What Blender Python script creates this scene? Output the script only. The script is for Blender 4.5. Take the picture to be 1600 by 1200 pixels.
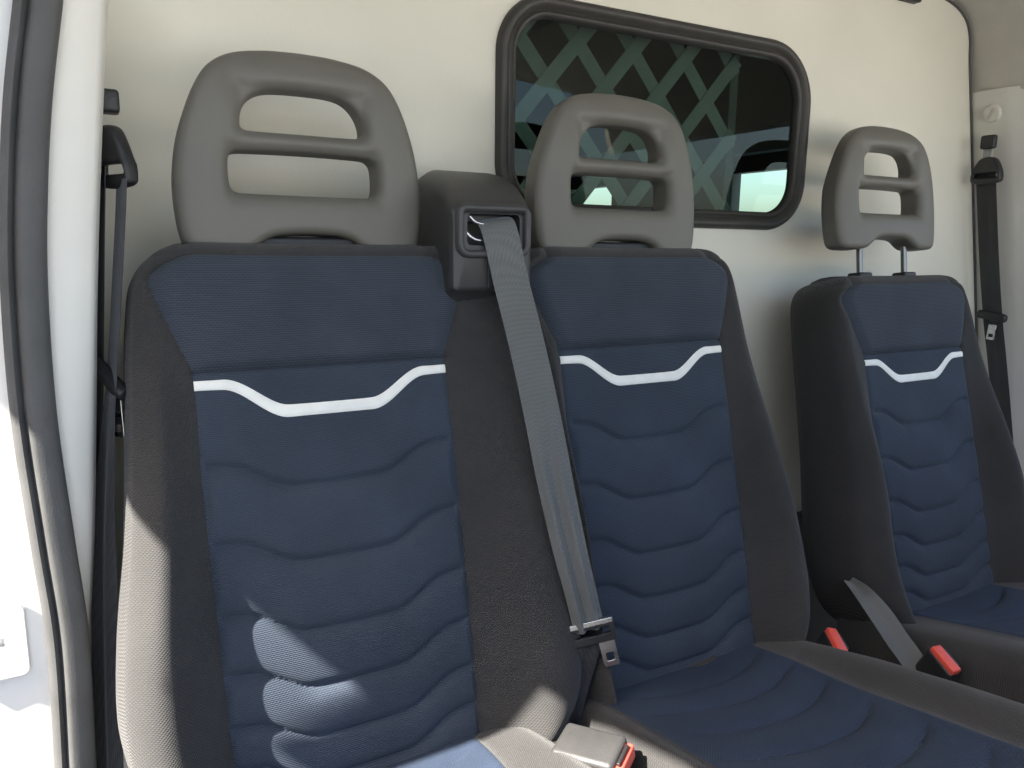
import bpy, bmesh, math, random
from mathutils import Vector, Matrix
from mathutils import noise as mnoise
random.seed(4)
R = math.radians
for o in list(bpy.data.objects): bpy.data.objects.remove(o)
scene = bpy.context.scene
COL = scene.collection

# ------------------------------------------------------------------ camera
F_PX, YAW, PITCH, ROLL = 1193.6, .5057, .1809, -.0136
fwd = Vector((math.sin(YAW)*math.cos(PITCH), math.cos(YAW)*math.cos(PITCH), -math.sin(PITCH)))
r0 = Vector((math.cos(YAW), -math.sin(YAW), 0)); d0 = fwd.cross(r0)
rgt = r0*math.cos(ROLL)+d0*math.sin(ROLL); dwn = -r0*math.sin(ROLL)+d0*math.cos(ROLL)
cd = bpy.data.cameras.new('camera'); cam = bpy.data.objects.new('camera', cd); COL.objects.link(cam)
up = -dwn; bk = -fwd
cam.matrix_world = Matrix(((rgt.x, up.x, bk.x, 0), (rgt.y, up.y, bk.y, 0), (rgt.z, up.z, bk.z, 0), (0, 0, 0, 1)))
cd.sensor_width = 36; cd.sensor_fit = 'HORIZONTAL'; cd.lens = 36*F_PX/1600
cd.clip_start = .02; cd.clip_end = 3000
scene.camera = cam
def ray(px, py): return rgt*((px-800)/F_PX)+dwn*((py-600)/F_PX)+fwd
def atY(px, py, Y): v = ray(px, py); return v*(Y/v.y)
def atX(px, py, X): v = ray(px, py); return v*(X/v.x)

# ------------------------------------------------------------------ light
SUN_TO = Vector((-1, -.19, 1.06)).normalized()
elev = math.asin(SUN_TO.z)
world = bpy.data.worlds.new('World'); scene.world = world; world.use_nodes = True
nt = world.node_tree; nt.nodes.clear()
sky = nt.nodes.new('ShaderNodeTexSky'); sky.sky_type = 'NISHITA'; sky.sun_disc = False
sky.sun_elevation = elev; sky.sun_rotation = math.atan2(SUN_TO.x, SUN_TO.y) % (2*math.pi)
sky.dust_density = 3.0; sky.ozone_density = .6
bg = nt.nodes.new('ShaderNodeBackground'); bg.inputs[1].default_value = .10
wo = nt.nodes.new('ShaderNodeOutputWorld')
nt.links.new(sky.outputs[0], bg.inputs[0]); nt.links.new(bg.outputs[0], wo.inputs[0])
sl = bpy.data.lights.new('sun', 'SUN'); sl.energy = 5.0; sl.angle = R(.5); sl.color = (1, .95, .87)
so = bpy.data.objects.new('sun', sl); COL.objects.link(so)
so.rotation_euler = SUN_TO.to_track_quat('Z', 'Y').to_euler(); so.location = SUN_TO*20
vs = scene.view_settings
vs.view_transform = 'Standard'; vs.look = 'None'; vs.gamma = 1; vs.use_curve_mapping = False
vs.exposure = 2.5

# ------------------------------------------------------------------ helpers
def link(o, parent=None, M=None):
    COL.objects.link(o)
    if parent: o.parent = parent
    if M is not None: o.matrix_local = M
    return o
def empty(name, loc, label, cat, group=None):
    o = bpy.data.objects.new(name, None); o.empty_display_size = .05
    COL.objects.link(o); o.location = loc; o['label'] = label; o['category'] = cat
    if group: o['group'] = group
    o['_loc'] = tuple(loc); return o
def rel(parent, M):
    """matrix of a child given its world matrix (parents are unrotated empties)"""
    return Matrix.Translation(-Vector(parent.location)) @ M
def mesh_obj(name, verts, faces, mat, parent=None, M=Matrix.Identity(4), smooth=True, sharp=None):
    me = bpy.data.meshes.new(name); me.from_pydata([tuple(v) for v in verts], [], faces); me.validate()
    bm = bmesh.new(); bm.from_mesh(me); bmesh.ops.recalc_face_normals(bm, faces=bm.faces); bm.to_mesh(me); bm.free()
    me.materials.append(mat)
    if smooth:
        me.polygons.foreach_set('use_smooth', [True]*len(me.polygons))
        if sharp: me.set_sharp_from_angle(angle=R(sharp))
    o = bpy.data.objects.new(name, me)
    top = parent
    if parent is None: return link(o, None, M)
    # find chain offset
    return link(o, parent, (rel(parent, M) if parent.type == 'EMPTY' else M))
def grid_faces(n, m, cu=False, cv=False):
    f = []
    for i in range(n if cu else n-1):
        for j in range(m if cv else m-1):
            f.append((i*m+j, i*m+(j+1) % m, ((i+1) % n)*m+(j+1) % m, ((i+1) % n)*m+j))
    return f
def interp(pts, x):
    if x <= pts[0][0]: return pts[0][1]
    for (a, p), (b, q) in zip(pts, pts[1:]):
        if x <= b:
            t = (x-a)/(b-a); return p+(q-p)*t
    return pts[-1][1]
def smooth_interp(pts, x):
    # Catmull-Rom through (x, y) pairs
    n = len(pts)
    if x <= pts[0][0]: return pts[0][1]
    if x >= pts[-1][0]: return pts[-1][1]
    for i in range(n-1):
        a, p = pts[i]; b, q = pts[i+1]
        if a <= x <= b:
            m0 = (q-pts[i-1][1])/(b-pts[i-1][0]) if i > 0 else (q-p)/(b-a)
            m1 = (pts[i+2][1]-p)/(pts[i+2][0]-a) if i+2 < n else (q-p)/(b-a)
            h = b-a; t = (x-a)/h
            return (2*t**3-3*t*t+1)*p+(t**3-2*t*t+t)*h*m0+(-2*t**3+3*t*t)*q+(t**3-t*t)*h*m1
def sstep(a, b, x):
    t = max(0, min(1, (x-a)/(b-a))); return t*t*(3-2*t)
def spline3(pts, n):
    """Catmull-Rom resample of 3D points"""
    P = [Vector(p) for p in pts]; out = []
    k = len(P)-1
    for i in range(n):
        s = i/(n-1)*k; j = min(int(s), k-1); t = s-j
        p1, p2 = P[j], P[j+1]; p0 = P[j-1] if j > 0 else p1*2-p2; p3 = P[j+2] if j+2 <= k else p2*2-p1
        out.append(.5*((2*p1)+(p2-p0)*t+(2*p0-5*p1+4*p2-p3)*t*t+(3*p1-p0-3*p2+p3)*t**3))
    return out
def tube(name, pts, rad, mat, parent, seg=12, M=Matrix.Identity(4), caps=True):
    P = [Vector(p) for p in pts]; V = []; n = len(P)
    up0 = None
    for i, p in enumerate(P):
        t = (P[min(i+1, n-1)]-P[max(i-1, 0)]).normalized()
        if up0 is None: up0 = t.orthogonal().normalized()
        a = (up0-t*up0.dot(t)).normalized(); b = t.cross(a); up0 = a
        rr = rad(i/(n-1)) if callable(rad) else rad
        for k in range(seg):
            an = 2*math.pi*k/seg; V.append(p+a*math.cos(an)*rr+b*math.sin(an)*rr)
    Fc = grid_faces(n, seg, cv=True)
    if caps: Fc += [tuple(range(seg))[::-1], tuple(range((n-1)*seg, n*seg))]
    return mesh_obj(name, V, Fc, mat, parent, M, sharp=60)
def rbox_bm(sx, sy, sz, bev, seg=3):
    bm = bmesh.new(); bmesh.ops.create_cube(bm, size=1)
    for v in bm.verts: v.co = Vector((v.co.x*sx, v.co.y*sy, v.co.z*sz))
    if bev: bmesh.ops.bevel(bm, geom=bm.edges[:], offset=bev, segments=seg, affect='EDGES', profile=.5)
    return bm
def bm_obj(name, bm, mat, parent, M=Matrix.Identity(4), sharp=45):
    me = bpy.data.meshes.new(name); bmesh.ops.recalc_face_normals(bm, faces=bm.faces); bm.to_mesh(me); bm.free(); me.materials.append(mat)
    me.polygons.foreach_set('use_smooth', [True]*len(me.polygons)); me.set_sharp_from_angle(angle=R(sharp))
    o = bpy.data.objects.new(name, me)
    return link(o, parent, (rel(parent, M) if parent and parent.type == 'EMPTY' else M))
def rbox(name, size, bev, mat, parent, M): return bm_obj(name, rbox_bm(*size, bev), mat, parent, M)
def frame(o, x, y, z):
    """matrix with columns x,y,z axes and origin o"""
    return Matrix(((x[0], y[0], z[0], o[0]), (x[1], y[1], z[1], o[1]), (x[2], y[2], z[2], o[2]), (0, 0, 0, 1)))
def ribbon(name, centers, acrosses, width, mat, parent, M=Matrix.Identity(4), thick=.0013, cols=9, fold=None):
    """flat webbing: centres, unit across vectors; thickness both sides"""
    n = len(centers); V = []
    C_ = [Vector(c) for c in centers]; A_ = [Vector(a).normalized() for a in acrosses]
    for side in (1, -1):
        for i in range(n):
            t = (C_[min(i+1, n-1)]-C_[max(i-1, 0)]).normalized()
            nn = A_[i].cross(t).normalized()
            w = width(i/(n-1)) if callable(width) else width
            for j in range(cols):
                s = j/(cols-1)-.5
                off = fold(i/(n-1), s) if fold else 0
                V.append(C_[i]+A_[i]*s*w+nn*(off+side*thick*.5*(1 if abs(s) < .49 else .5)))
    f1 = grid_faces(n, cols); k = n*cols
    Fc = f1+[tuple(x+k for x in f[::-1]) for f in f1]
    for i in range(n-1):
        for j in (0, cols-1):
            a, b = i*cols+j, (i+1)*cols+j; Fc.append((a, b, b+k, a+k))
    for i in (0, n-1):
        for j in range(cols-1):
            a, b = i*cols+j, i*cols+j+1; Fc.append((a, b, b+k, a+k))
    return mesh_obj(name, V, Fc, mat, parent, M, sharp=60)
def poly2d_mesh(loops, half, bevel, M=None, vox=None, res=5):
    """filled 2D curve with holes, extruded, bevelled; returns a mesh"""
    cu = bpy.data.curves.new('tmp', 'CURVE'); cu.dimensions = '2D'; cu.fill_mode = 'BOTH'
    cu.extrude = max(half-bevel, 1e-5); cu.bevel_depth = bevel; cu.bevel_resolution = res; cu.offset = -bevel
    for lp in loops:
        s = cu.splines.new('POLY'); s.points.add(len(lp)-1)
        for p, q in zip(s.points, lp): p.co = (q[0], q[1], 0, 1)
        s.use_cyclic_u = True
    o = bpy.data.objects.new('tmp', cu); COL.objects.link(o)
    dg = bpy.context.evaluated_depsgraph_get(); me = bpy.data.meshes.new_from_object(o.evaluated_get(dg))
    bpy.data.objects.remove(o)
    if vox:
        o = bpy.data.objects.new('tmp', me); COL.objects.link(o)
        bm = bmesh.new(); bm.from_mesh(me); bmesh.ops.remove_doubles(bm, verts=bm.verts, dist=1e-5); bm.to_mesh(me); bm.free()
        md = o.modifiers.new('r', 'REMESH'); md.mode = 'VOXEL'; md.voxel_size = vox
        ms = o.modifiers.new('s', 'SMOOTH'); ms.factor = .5; ms.iterations = 6
        dg = bpy.context.evaluated_depsgraph_get(); me = bpy.data.meshes.new_from_object(o.evaluated_get(dg))
        bpy.data.objects.remove(o)
    me.materials.clear()
    return me
def closed_spline(pts, n):
    P = [Vector((p[0], p[1], 0)) for p in pts]; k = len(P); out = []
    for i in range(n):
        s = i/n*k; j = int(s); t = s-j
        p0, p1, p2, p3 = P[(j-1) % k], P[j % k], P[(j+1) % k], P[(j+2) % k]
        q = .5*((2*p1)+(p2-p0)*t+(2*p0-5*p1+4*p2-p3)*t*t+(3*p1-p0-3*p2+p3)*t**3)
        out.append((q.x, q.y))
    return out
def rrect(x0, y0, x1, y1, rad, seg=8):
    rs = rad if isinstance(rad, (tuple, list)) else (rad,)*4   # bl, br, tr, tl
    out = []
    for (cx, cy, a0, r_) in ((x0+rs[0], y0+rs[0], 180, rs[0]), (x1-rs[1], y0+rs[1], 270, rs[1]), (x1-rs[2], y1-rs[2], 0, rs[2]), (x0+rs[3], y1-rs[3], 90, rs[3])):
        for k in range(seg+1):
            a = R(a0+90*k/seg); out.append((cx+r_*math.cos(a), cy+r_*math.sin(a)))
    return out

# ------------------------------------------------------------------ materials
def new_mat(name):
    m = bpy.data.materials.new(name); m.use_nodes = True
    n = m.node_tree.nodes; b = n['Principled BSDF']; return m, m.node_tree, b
def nd(t, typ, **kw):
    n = t.nodes.new(typ)
    for k, v in kw.items(): setattr(n, k, v)
    return n
def plain(name, col, rough=.5, metal=0, noise=0, nscale=30, bump=0, bscale=400, spec=.5, sheen=0, coat=0):
    m, t, b = new_mat(name)
    b.inputs['Base Color'].default_value = (*col, 1); b.inputs['Roughness'].default_value = rough
    b.inputs['Metallic'].default_value = metal; b.inputs['Specular IOR Level'].default_value = spec
    b.inputs['Sheen Weight'].default_value = sheen; b.inputs['Coat Weight'].default_value = coat
    tc = nd(t, 'ShaderNodeTexCoord')
    if noise:
        nz = nd(t, 'ShaderNodeTexNoise'); nz.inputs['Scale'].default_value = nscale; nz.inputs['Detail'].default_value = 6
        t.links.new(tc.outputs['Object'], nz.inputs['Vector'])
        rp = nd(t, 'ShaderNodeMapRange'); rp.inputs[1].default_value = .3; rp.inputs[2].default_value = .7
        rp.inputs[3].default_value = 1-noise; rp.inputs[4].default_value = 1+noise
        t.links.new(nz.outputs[0], rp.inputs[0])
        mx = nd(t, 'ShaderNodeVectorMath', operation='SCALE'); mx.inputs[0].default_value = col
        t.links.new(rp.outputs[0], mx.inputs['Scale']); t.links.new(mx.outputs[0], b.inputs['Base Color'])
        rr = nd(t, 'ShaderNodeMapRange'); rr.inputs[3].default_value = max(0, rough-.08); rr.inputs[4].default_value = min(1, rough+.08)
        t.links.new(nz.outputs[0], rr.inputs[0]); t.links.new(rr.outputs[0], b.inputs['Roughness'])
    if bump:
        n2 = nd(t, 'ShaderNodeTexNoise'); n2.inputs['Scale'].default_value = bscale; n2.inputs['Detail'].default_value = 3
        t.links.new(tc.outputs['Object'], n2.inputs['Vector'])
        bp = nd(t, 'ShaderNodeBump'); bp.inputs['Strength'].default_value = bump; bp.inputs['Distance'].default_value = .001
        t.links.new(n2.outputs[0], bp.inputs['Height']); t.links.new(bp.outputs[0], b.inputs['Normal'])
    return m
def weave(name, colA, colB, px=.0022, py=.0016, rough=.85, sheen=.25, sheen_tint=(.8, .85, .9), bump=.5, specks=.0, rib=.5, cross=1.0):
    """woven cloth: brick-like offset threads in the object's own u/v, two thread colours"""
    m, t, b = new_mat(name)
    tc = nd(t, 'ShaderNodeTexCoord'); sp = nd(t, 'ShaderNodeSeparateXYZ'); t.links.new(tc.outputs['Object'], sp.inputs[0])
    def sine(src, period, ph=None):
        mu = nd(t, 'ShaderNodeMath', operation='MULTIPLY'); mu.inputs[1].default_value = 2*math.pi/period; t.links.new(src, mu.inputs[0])
        s = nd(t, 'ShaderNodeMath', operation='SINE'); t.links.new(mu.outputs[0], s.inputs[0]); return s.outputs[0]
    nz0 = nd(t, 'ShaderNodeTexNoise'); nz0.inputs['Scale'].default_value = 900; nz0.inputs['Detail'].default_value = 1; t.links.new(tc.outputs['Object'], nz0.inputs['Vector'])
    a = sine(sp.outputs[0], px*2); c = sine(sp.outputs[1], py*2)
    mu = nd(t, 'ShaderNodeMath', operation='MULTIPLY'); t.links.new(a, mu.inputs[0]); t.links.new(c, mu.inputs[1])
    c2 = sine(sp.outputs[1], py)
    ad = nd(t, 'ShaderNodeMath', operation='MULTIPLY_ADD'); t.links.new(c2, ad.inputs[0]); ad.inputs[1].default_value = rib
    cr = nd(t, 'ShaderNodeMath', operation='MULTIPLY'); cr.inputs[1].default_value = cross; t.links.new(mu.outputs[0], cr.inputs[0]); t.links.new(cr.outputs[0], ad.inputs[2])
    ad2 = nd(t, 'ShaderNodeMath', operation='ADD'); t.links.new(ad.outputs[0], ad2.inputs[0]); t.links.new(nz0.outputs[0], ad2.inputs[1])
    mr = nd(t, 'ShaderNodeMapRange'); mr.inputs[1].default_value = -.6; mr.inputs[2].default_value = 1.6; t.links.new(ad2.outputs[0], mr.inputs[0])
    big = nd(t, 'ShaderNodeTexNoise'); big.inputs['Scale'].default_value = 9; big.inputs['Detail'].default_value = 5; t.links.new(tc.outputs['Object'], big.inputs['Vector'])
    bm_ = nd(t, 'ShaderNodeMapRange'); bm_.inputs[1].default_value = .3; bm_.inputs[2].default_value = .7; bm_.inputs[3].default_value = .88; bm_.inputs[4].default_value = 1.12; t.links.new(big.outputs[0], bm_.inputs[0])
    mix = nd(t, 'ShaderNodeMix', data_type='RGBA'); mix.inputs['A'].default_value = (*colA, 1); mix.inputs['B'].default_value = (*colB, 1)
    t.links.new(mr.outputs[0], mix.inputs['Factor'])
    sc = nd(t, 'ShaderNodeVectorMath', operation='SCALE'); t.links.new(mix.outputs['Result'], sc.inputs[0]); t.links.new(bm_.outputs[0], sc.inputs['Scale'])
    last = sc.outputs[0]
    if specks:
        v = nd(t, 'ShaderNodeTexVoronoi'); v.inputs['Scale'].default_value = 28; t.links.new(tc.outputs['Object'], v.inputs['Vector'])
        lt = nd(t, 'ShaderNodeMath', operation='LESS_THAN'); lt.inputs[1].default_value = .035; t.links.new(v.outputs['Distance'], lt.inputs[0])
        ms = nd(t, 'ShaderNodeMath', operation='MULTIPLY'); ms.inputs[1].default_value = specks; t.links.new(lt.outputs[0], ms.inputs[0])
        mx2 = nd(t, 'ShaderNodeMix', data_type='RGBA'); mx2.inputs['B'].default_value = (.4, .38, .34, 1)
        t.links.new(ms.outputs[0], mx2.inputs['Factor']); t.links.new(last, mx2.inputs['A']); last = mx2.outputs['Result']
    t.links.new(last, b.inputs['Base Color'])
    b.inputs['Roughness'].default_value = rough; b.inputs['Specular IOR Level'].default_value = .25
    b.inputs['Sheen Weight'].default_value = sheen; b.inputs['Sheen Roughness'].default_value = .45; b.inputs['Sheen Tint'].default_value = (*sheen_tint, 1)
    bp = nd(t, 'ShaderNodeBump'); bp.inputs['Strength'].default_value = bump; bp.inputs['Distance'].default_value = .0006
    t.links.new(ad2.outputs[0], bp.inputs['Height']); t.links.new(bp.outputs[0], b.inputs['Normal'])
    return m
M_BLUE = weave('blue_cloth', (.028, .034, .045), (.062, .074, .094), .0024, .0025, rib=.9, cross=.45, sheen=.08, sheen_tint=(.9, .9, .9))
M_BLUE2 = weave('blue_insert_cloth', (.026, .034, .047), (.056, .070, .096), .0020, .0021, rib=.8, cross=.45, sheen=.08)
M_BLUE3 = weave('blue_cloth_cushion_shade', (.018, .028, .050), (.042, .060, .098), .0020, .0021, rib=.8, cross=.45, sheen=.03)  # same cloth as the backrest, its different light put into a deeper blue
M_CHAR = weave('charcoal_cloth', (.030, .029, .029), (.054, .052, .050), .0017, .0017, sheen=.15, sheen_tint=(.9, .88, .85), bump=.6)
M_HEAD = plain('headrest_grey_foam_skin', (.140, .132, .112), .5, noise=.05, nscale=14, bump=.25, bscale=900, spec=.45)
M_BLACKP = plain('black_plastic', (.018, .018, .019), .42, noise=.12, nscale=40, bump=.25, bscale=1200)
M_TOWER = plain('grained_black_plastic', (.045, .044, .043), .42, noise=.08, nscale=40, bump=.35, bscale=1100)
M_RUB = plain('rubber_seal', (.085, .084, .082), .6, noise=.12, nscale=25, bump=.3, bscale=500)
M_GASK = plain('window_rubber', (.04, .038, .034), .5, noise=.1, nscale=30, bump=.2, bscale=600)
M_WHITE = plain('white_body_paint', (.82, .80, .76), .3, noise=.02, nscale=5, coat=.4)
M_TRIM = plain('pillar_trim_plastic', (.80, .775, .71), .5, noise=.03, nscale=8, bump=.15, bscale=900)
M_TRIM2 = plain('grey_pillar_plastic', (.68, .66, .60), .5, noise=.03, nscale=8, bump=.15, bscale=900)
M_LIN = plain('headliner', (.54, .52, .46), .9, noise=.05, nscale=20, bump=.4, bscale=500)
M_CREAM = plain('cream_bulkhead_skin', (.74, .72, .625), .62, noise=.05, nscale=3.5, bump=.25, bscale=260, spec=.3)
M_STRIPE = plain('white_trim_tape', (.86, .84, .77), .45, noise=.04, nscale=60, bump=.3, bscale=700)
M_STEEL = plain('bright_steel', (.62, .62, .62), .28, metal=1, noise=.06, nscale=60)
M_DSTEEL = plain('dark_steel_post', (.20, .20, .20), .35, metal=1)
M_RED = plain('red_button', (.75, .10, .07), .4, noise=.04, nscale=80)
M_WEB = weave('belt_webbing', (.100, .103, .099), (.135, .138, .132), .0046, .0009, rough=.55, sheen=.3, bump=.25)
M_WEBD = weave('dark_belt_webbing', (.03, .03, .032), (.06, .06, .062), .0030, .0012, rough=.6, sheen=.2, bump=.25)
M_FLOOR = plain('rubber_floor', (.03, .03, .03), .7, noise=.15, nscale=20, bump=.4, bscale=200)
M_BASE = plain('seat_base_plastic', (.05, .05, .052), .5, noise=.1, nscale=30, bump=.2, bscale=800)
M_GREYB = plain('light_grey_base', (.34, .35, .34), .5, noise=.06, nscale=30)
M_GROUND = plain('pale_concrete', (.42, .41, .39), .9, noise=.12, nscale=3, bump=.3, bscale=40)
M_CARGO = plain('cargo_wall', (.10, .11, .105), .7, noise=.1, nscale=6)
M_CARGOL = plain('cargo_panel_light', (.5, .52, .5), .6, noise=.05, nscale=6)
M_GRILLE = plain('grille_strip', (.24, .26, .255), .45, noise=.06, nscale=30)
M_TAG = plain('cloth_tag', (.05, .048, .045), .8)
def glass_mat():
    m, t, b = new_mat('tinted_glass'); t.nodes.remove(b)
    out = [n for n in t.nodes if n.type == 'OUTPUT_MATERIAL'][0]
    tr = nd(t, 'ShaderNodeBsdfTransparent'); tr.inputs[0].default_value = (.61, .70, .66, 1)
    gl = nd(t, 'ShaderNodeBsdfGlossy'); gl.inputs['Roughness'].default_value = .012; gl.inputs[0].default_value = (.7, .75, .7, 1)
    fr = nd(t, 'ShaderNodeFresnel'); fr.inputs[0].default_value = 1.5
    mx = nd(t, 'ShaderNodeMixShader'); ge = nd(t, 'ShaderNodeNewGeometry')
    sb = nd(t, 'ShaderNodeMath', operation='SUBTRACT'); sb.inputs[0].default_value = 1; t.links.new(ge.outputs['Backfacing'], sb.inputs[1])
    ml = nd(t, 'ShaderNodeMath', operation='MULTIPLY'); t.links.new(fr.outputs[0], ml.inputs[0]); t.links.new(sb.outputs[0], ml.inputs[1])
    t.links.new(ml.outputs[0], mx.inputs[0]); t.links.new(tr.outputs[0], mx.inputs[1]); t.links.new(gl.outputs[0], mx.inputs[2])
    t.links.new(mx.outputs[0], out.inputs[0]); return m
M_GLASS = glass_mat()

# ------------------------------------------------------------------ measured layout (metres, camera at the origin)
Y0, Z0, XL = .9203, .079, .2358; XM = XL+.46
XD, YD, ZD = 1.3416, .9457, .0931
TH_B, TH_H, TH_HD = .26, .073, .130
YB = 1.10                                   # front face of the bulkhead
FLOOR = -1.10
def xr(z): return 1.807-.25*(min(z, .47)-.277)
def struct(o): o['kind'] = 'structure'; return o

# ------------------------------------------------------------------ setting
g = mesh_obj('ground', [(-400, -400, FLOOR-.45), (400, -400, FLOOR-.45), (400, 400, FLOOR-.45), (-400, 400, FLOOR-.45)], [(0, 1, 2, 3)], M_GROUND, smooth=False); struct(g)
fl = rbox('floor', (2.0, 1.5, .06), .004, M_FLOOR, None, Matrix.Translation((.88, .36, FLOOR-.03))); struct(fl)

# headliner: roof skin curving down into the far side
def headliner():
    prof = [(xr(.345)+.012, .345), (xr(.40)+.008, .40), (1.772, .455), (1.757, .495), (1.722, .522), (1.668, .537), (1.56, .56), (1.2, .585), (.8, .59), (.4, .585), (.06, .565)]
    ys = [YB+.03, YB-.05, .8, .5, .2, 0, -.3]
    V = []; n = len(prof)
    pr = spline3([(a, 0, b) for a, b in prof], 40)
    for th in (0, .03):
        for y in ys:
            for p in pr: V.append((p.x+th*.7, y, p.z+th))
    m = len(pr); f1 = grid_faces(len(ys), m); k = len(ys)*m
    Fc = f1+[tuple(x+k for x in f[::-1]) for f in f1]
    for i in range(len(ys)-1):
        for j in (0, m-1): a, b = i*m+j, (i+1)*m+j; Fc.append((a, b, b+k, a+k))
    for i in (0, len(ys)-1):
        for j in range(m-1): a, b = i*m+j, i*m+j+1; Fc.append((a, b, b+k, a+k))
    return struct(mesh_obj('ceiling', V, Fc, M_LIN, sharp=50))
headliner()
# added unseen slab, outline cut to cast the slanting shade edge on the seats
shade_outl = [(.10, 1.30), (-.80, 1.30), (-.80, .56), (-.93, .555), (-.93, .525), (-.62, .51), (-.595, .455), (-.56, .335), (-.55, -.1), (.10, -.1)]
V = [(x, y, .600) for x, y in shade_outl]+[(x, y, .625) for x, y in shade_outl]; n = len(shade_outl)
shade_slab = mesh_obj('added_shade_slab', V, [tuple(range(n))[::-1], tuple(range(n, 2*n))]+[(i, (i+1) % n, (i+1) % n+n, i+n) for i in range(n)], M_WHITE, smooth=False)
shade_slab['label'] = 'added unseen shade slab above the open passenger door'; shade_slab['category'] = 'shade slab'

# dashboard and far door, real pieces of the cab beyond the frame
def lump(name, prof, x0, x1, mat, label, cat):
    n = len(prof); V = [(x, y, z) for x in (x0, x1) for y, z in prof]
    o = mesh_obj(name, V, [tuple(range(n))[::-1], tuple(range(n, 2*n))]+[(i, (i+1) % n, (i+1) % n+n, i+n) for i in range(n)], mat, smooth=False)
    o['label'] = label; o['category'] = cat; return o
lump('dashboard', [(-.10, FLOOR+.002), (-.06, -.75), (-.02, -.45), (-.05, -.26), (-.14, -.20), (-.55, -.22), (-.60, -.4), (-.60, FLOOR+.002)], .12, 2.05, M_BASE, 'dark grey dashboard in front of the seats', 'dashboard')
dv = [(y, z) for y, z in ((.74, FLOOR+.002), (.74, -.05), (-.55, -.12), (-.55, FLOOR+.002))]  # sill set above its real height to keep light off the driver seat
w_ = lump('added_blocker_wall', [(-3, FLOOR-.452), (4, FLOOR-.452), (4, .95), (-3, .95)], -2.2, -1.8, M_CARGO, 'added unseen dark wall blocking light outside the open passenger door', 'light blocker')  # added wall out of view, cuts fill light from the left
lump('far_door', dv, 2.20, 2.26, M_TRIM2, 'grey lower panel of the driver door', 'door')

# bulkhead with its window
bh = empty('bulkhead', (.9, YB, FLOOR), 'cream moulded partition wall with dark window behind the seats', 'partition wall')
WX0, WX1, WZ0, WZ1 = .590, 1.245, .052, .365
CORN = [(xr(.36), .36), (xr(.42), .42), (1.763, .465), (1.745, .497), (1.712, .518), (1.66, .531), (1.56, .545)]
outl = [(-.06, FLOOR), (xr(FLOOR), FLOOR)]+CORN+[(1.4, .565), (.9, .575), (.4, .57), (-.06, .55)]
hole = rrect(WX0, WZ0, WX1, WZ1, (.075, .075, .095, .075), 10)
me = poly2d_mesh([outl, hole], .006, .0015)
me.materials.append(M_CREAM); o = bpy.data.objects.new('panel', me)
link(o, bh, rel(bh, frame((0, YB+.006, 0), (1, 0, 0), (0, 0, 1), (0, -1, 0))))
def sweep_loop(name, loop, prof, mat, parent, y):
    """closed loop in xz, profile = list of (outward offset, toward-camera offset)"""
    n = len(loop); V = []
    for i in range(n):
        a = Vector(loop[i-1]); b = Vector(loop[(i+1) % n]); t = (b-a).normalized(); nn = Vector((t.y, -t.x))
        for (o_, h) in prof: V.append((loop[i][0]+nn.x*o_, y-h, loop[i][1]+nn.y*o_))
    return mesh_obj(name, V, grid_faces(n, len(prof), cu=True, cv=True), mat, parent, sharp=50)
dens = rrect(WX0, WZ0, WX1, WZ1, (.075, .075, .095, .075), 16)
prof = [(-.016, -.008), (-.016, .004), (-.013, .009), (-.009, .010), (-.006, .007), (-.003, .006), (0, .009), (.004, .0135), (.009, .0145), (.014, .012), (.017, .006), (.018, .0012), (.003, .0012), (.0, -.008)]
sweep_loop('window_gasket', dens, prof, M_GASK, bh, YB)
gp = rrect(WX0+.001, WZ0+.001, WX1-.001, WZ1-.001, (.074, .074, .094, .074), 10)
me = poly2d_mesh([gp], .002, .0003); me.materials.append(M_GLASS); o = bpy.data.objects.new('window_pane', me)
link(o, bh, rel(bh, frame((0, YB+.004, 0), (1, 0, 0), (0, 0, 1), (0, -1, 0))))
# black seal along the far upper edge
es = [(xr(z)-.001, YB-.002, z) for z in (-.55, -.2, .1, .3)]+[(x-.001, YB-.002, z) for x, z in CORN]
tube('edge_seal', spline3(es, 70), .0028, M_RUB, bh, 8)
# small dark clip at the top edge of the bulkhead
c = atY(1420, 2, YB-.01); rbox('clip', (.06, .02, .016), .004, M_BLACKP, bh, Matrix.Translation((c.x, c.y, c.z+.008)))

# cargo space behind the glass
def cargo_box(name, lo, hi, mat, par): 
    s = [b-a for a, b in zip(lo, hi)]; c = [(a+b)/2 for a, b in zip(lo, hi)]
    return rbox(name, s, .002, mat, par, Matrix.Translation(c))
cargo_box('lower_shade_sheet', (.0, YB-.014, FLOOR), (1.9, YB-.0015, -.57), M_FLOOR, bh)  # added dark sheet standing in for shade in the gap between the seats
ch = empty('cargo_compartment', (.9, 2.6, FLOOR), 'dark cargo compartment seen through the partition window', 'cargo space')
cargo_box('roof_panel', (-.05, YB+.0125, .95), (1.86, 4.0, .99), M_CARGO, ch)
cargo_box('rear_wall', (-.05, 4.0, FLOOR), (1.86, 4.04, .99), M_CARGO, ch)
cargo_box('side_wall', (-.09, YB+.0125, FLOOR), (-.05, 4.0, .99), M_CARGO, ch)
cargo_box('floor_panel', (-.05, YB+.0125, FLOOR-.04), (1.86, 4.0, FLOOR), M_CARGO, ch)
cargo_box('front_wall', (-.05, YB+.0130, .578), (1.86, YB+.028, .948), M_CARGO, ch)
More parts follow.
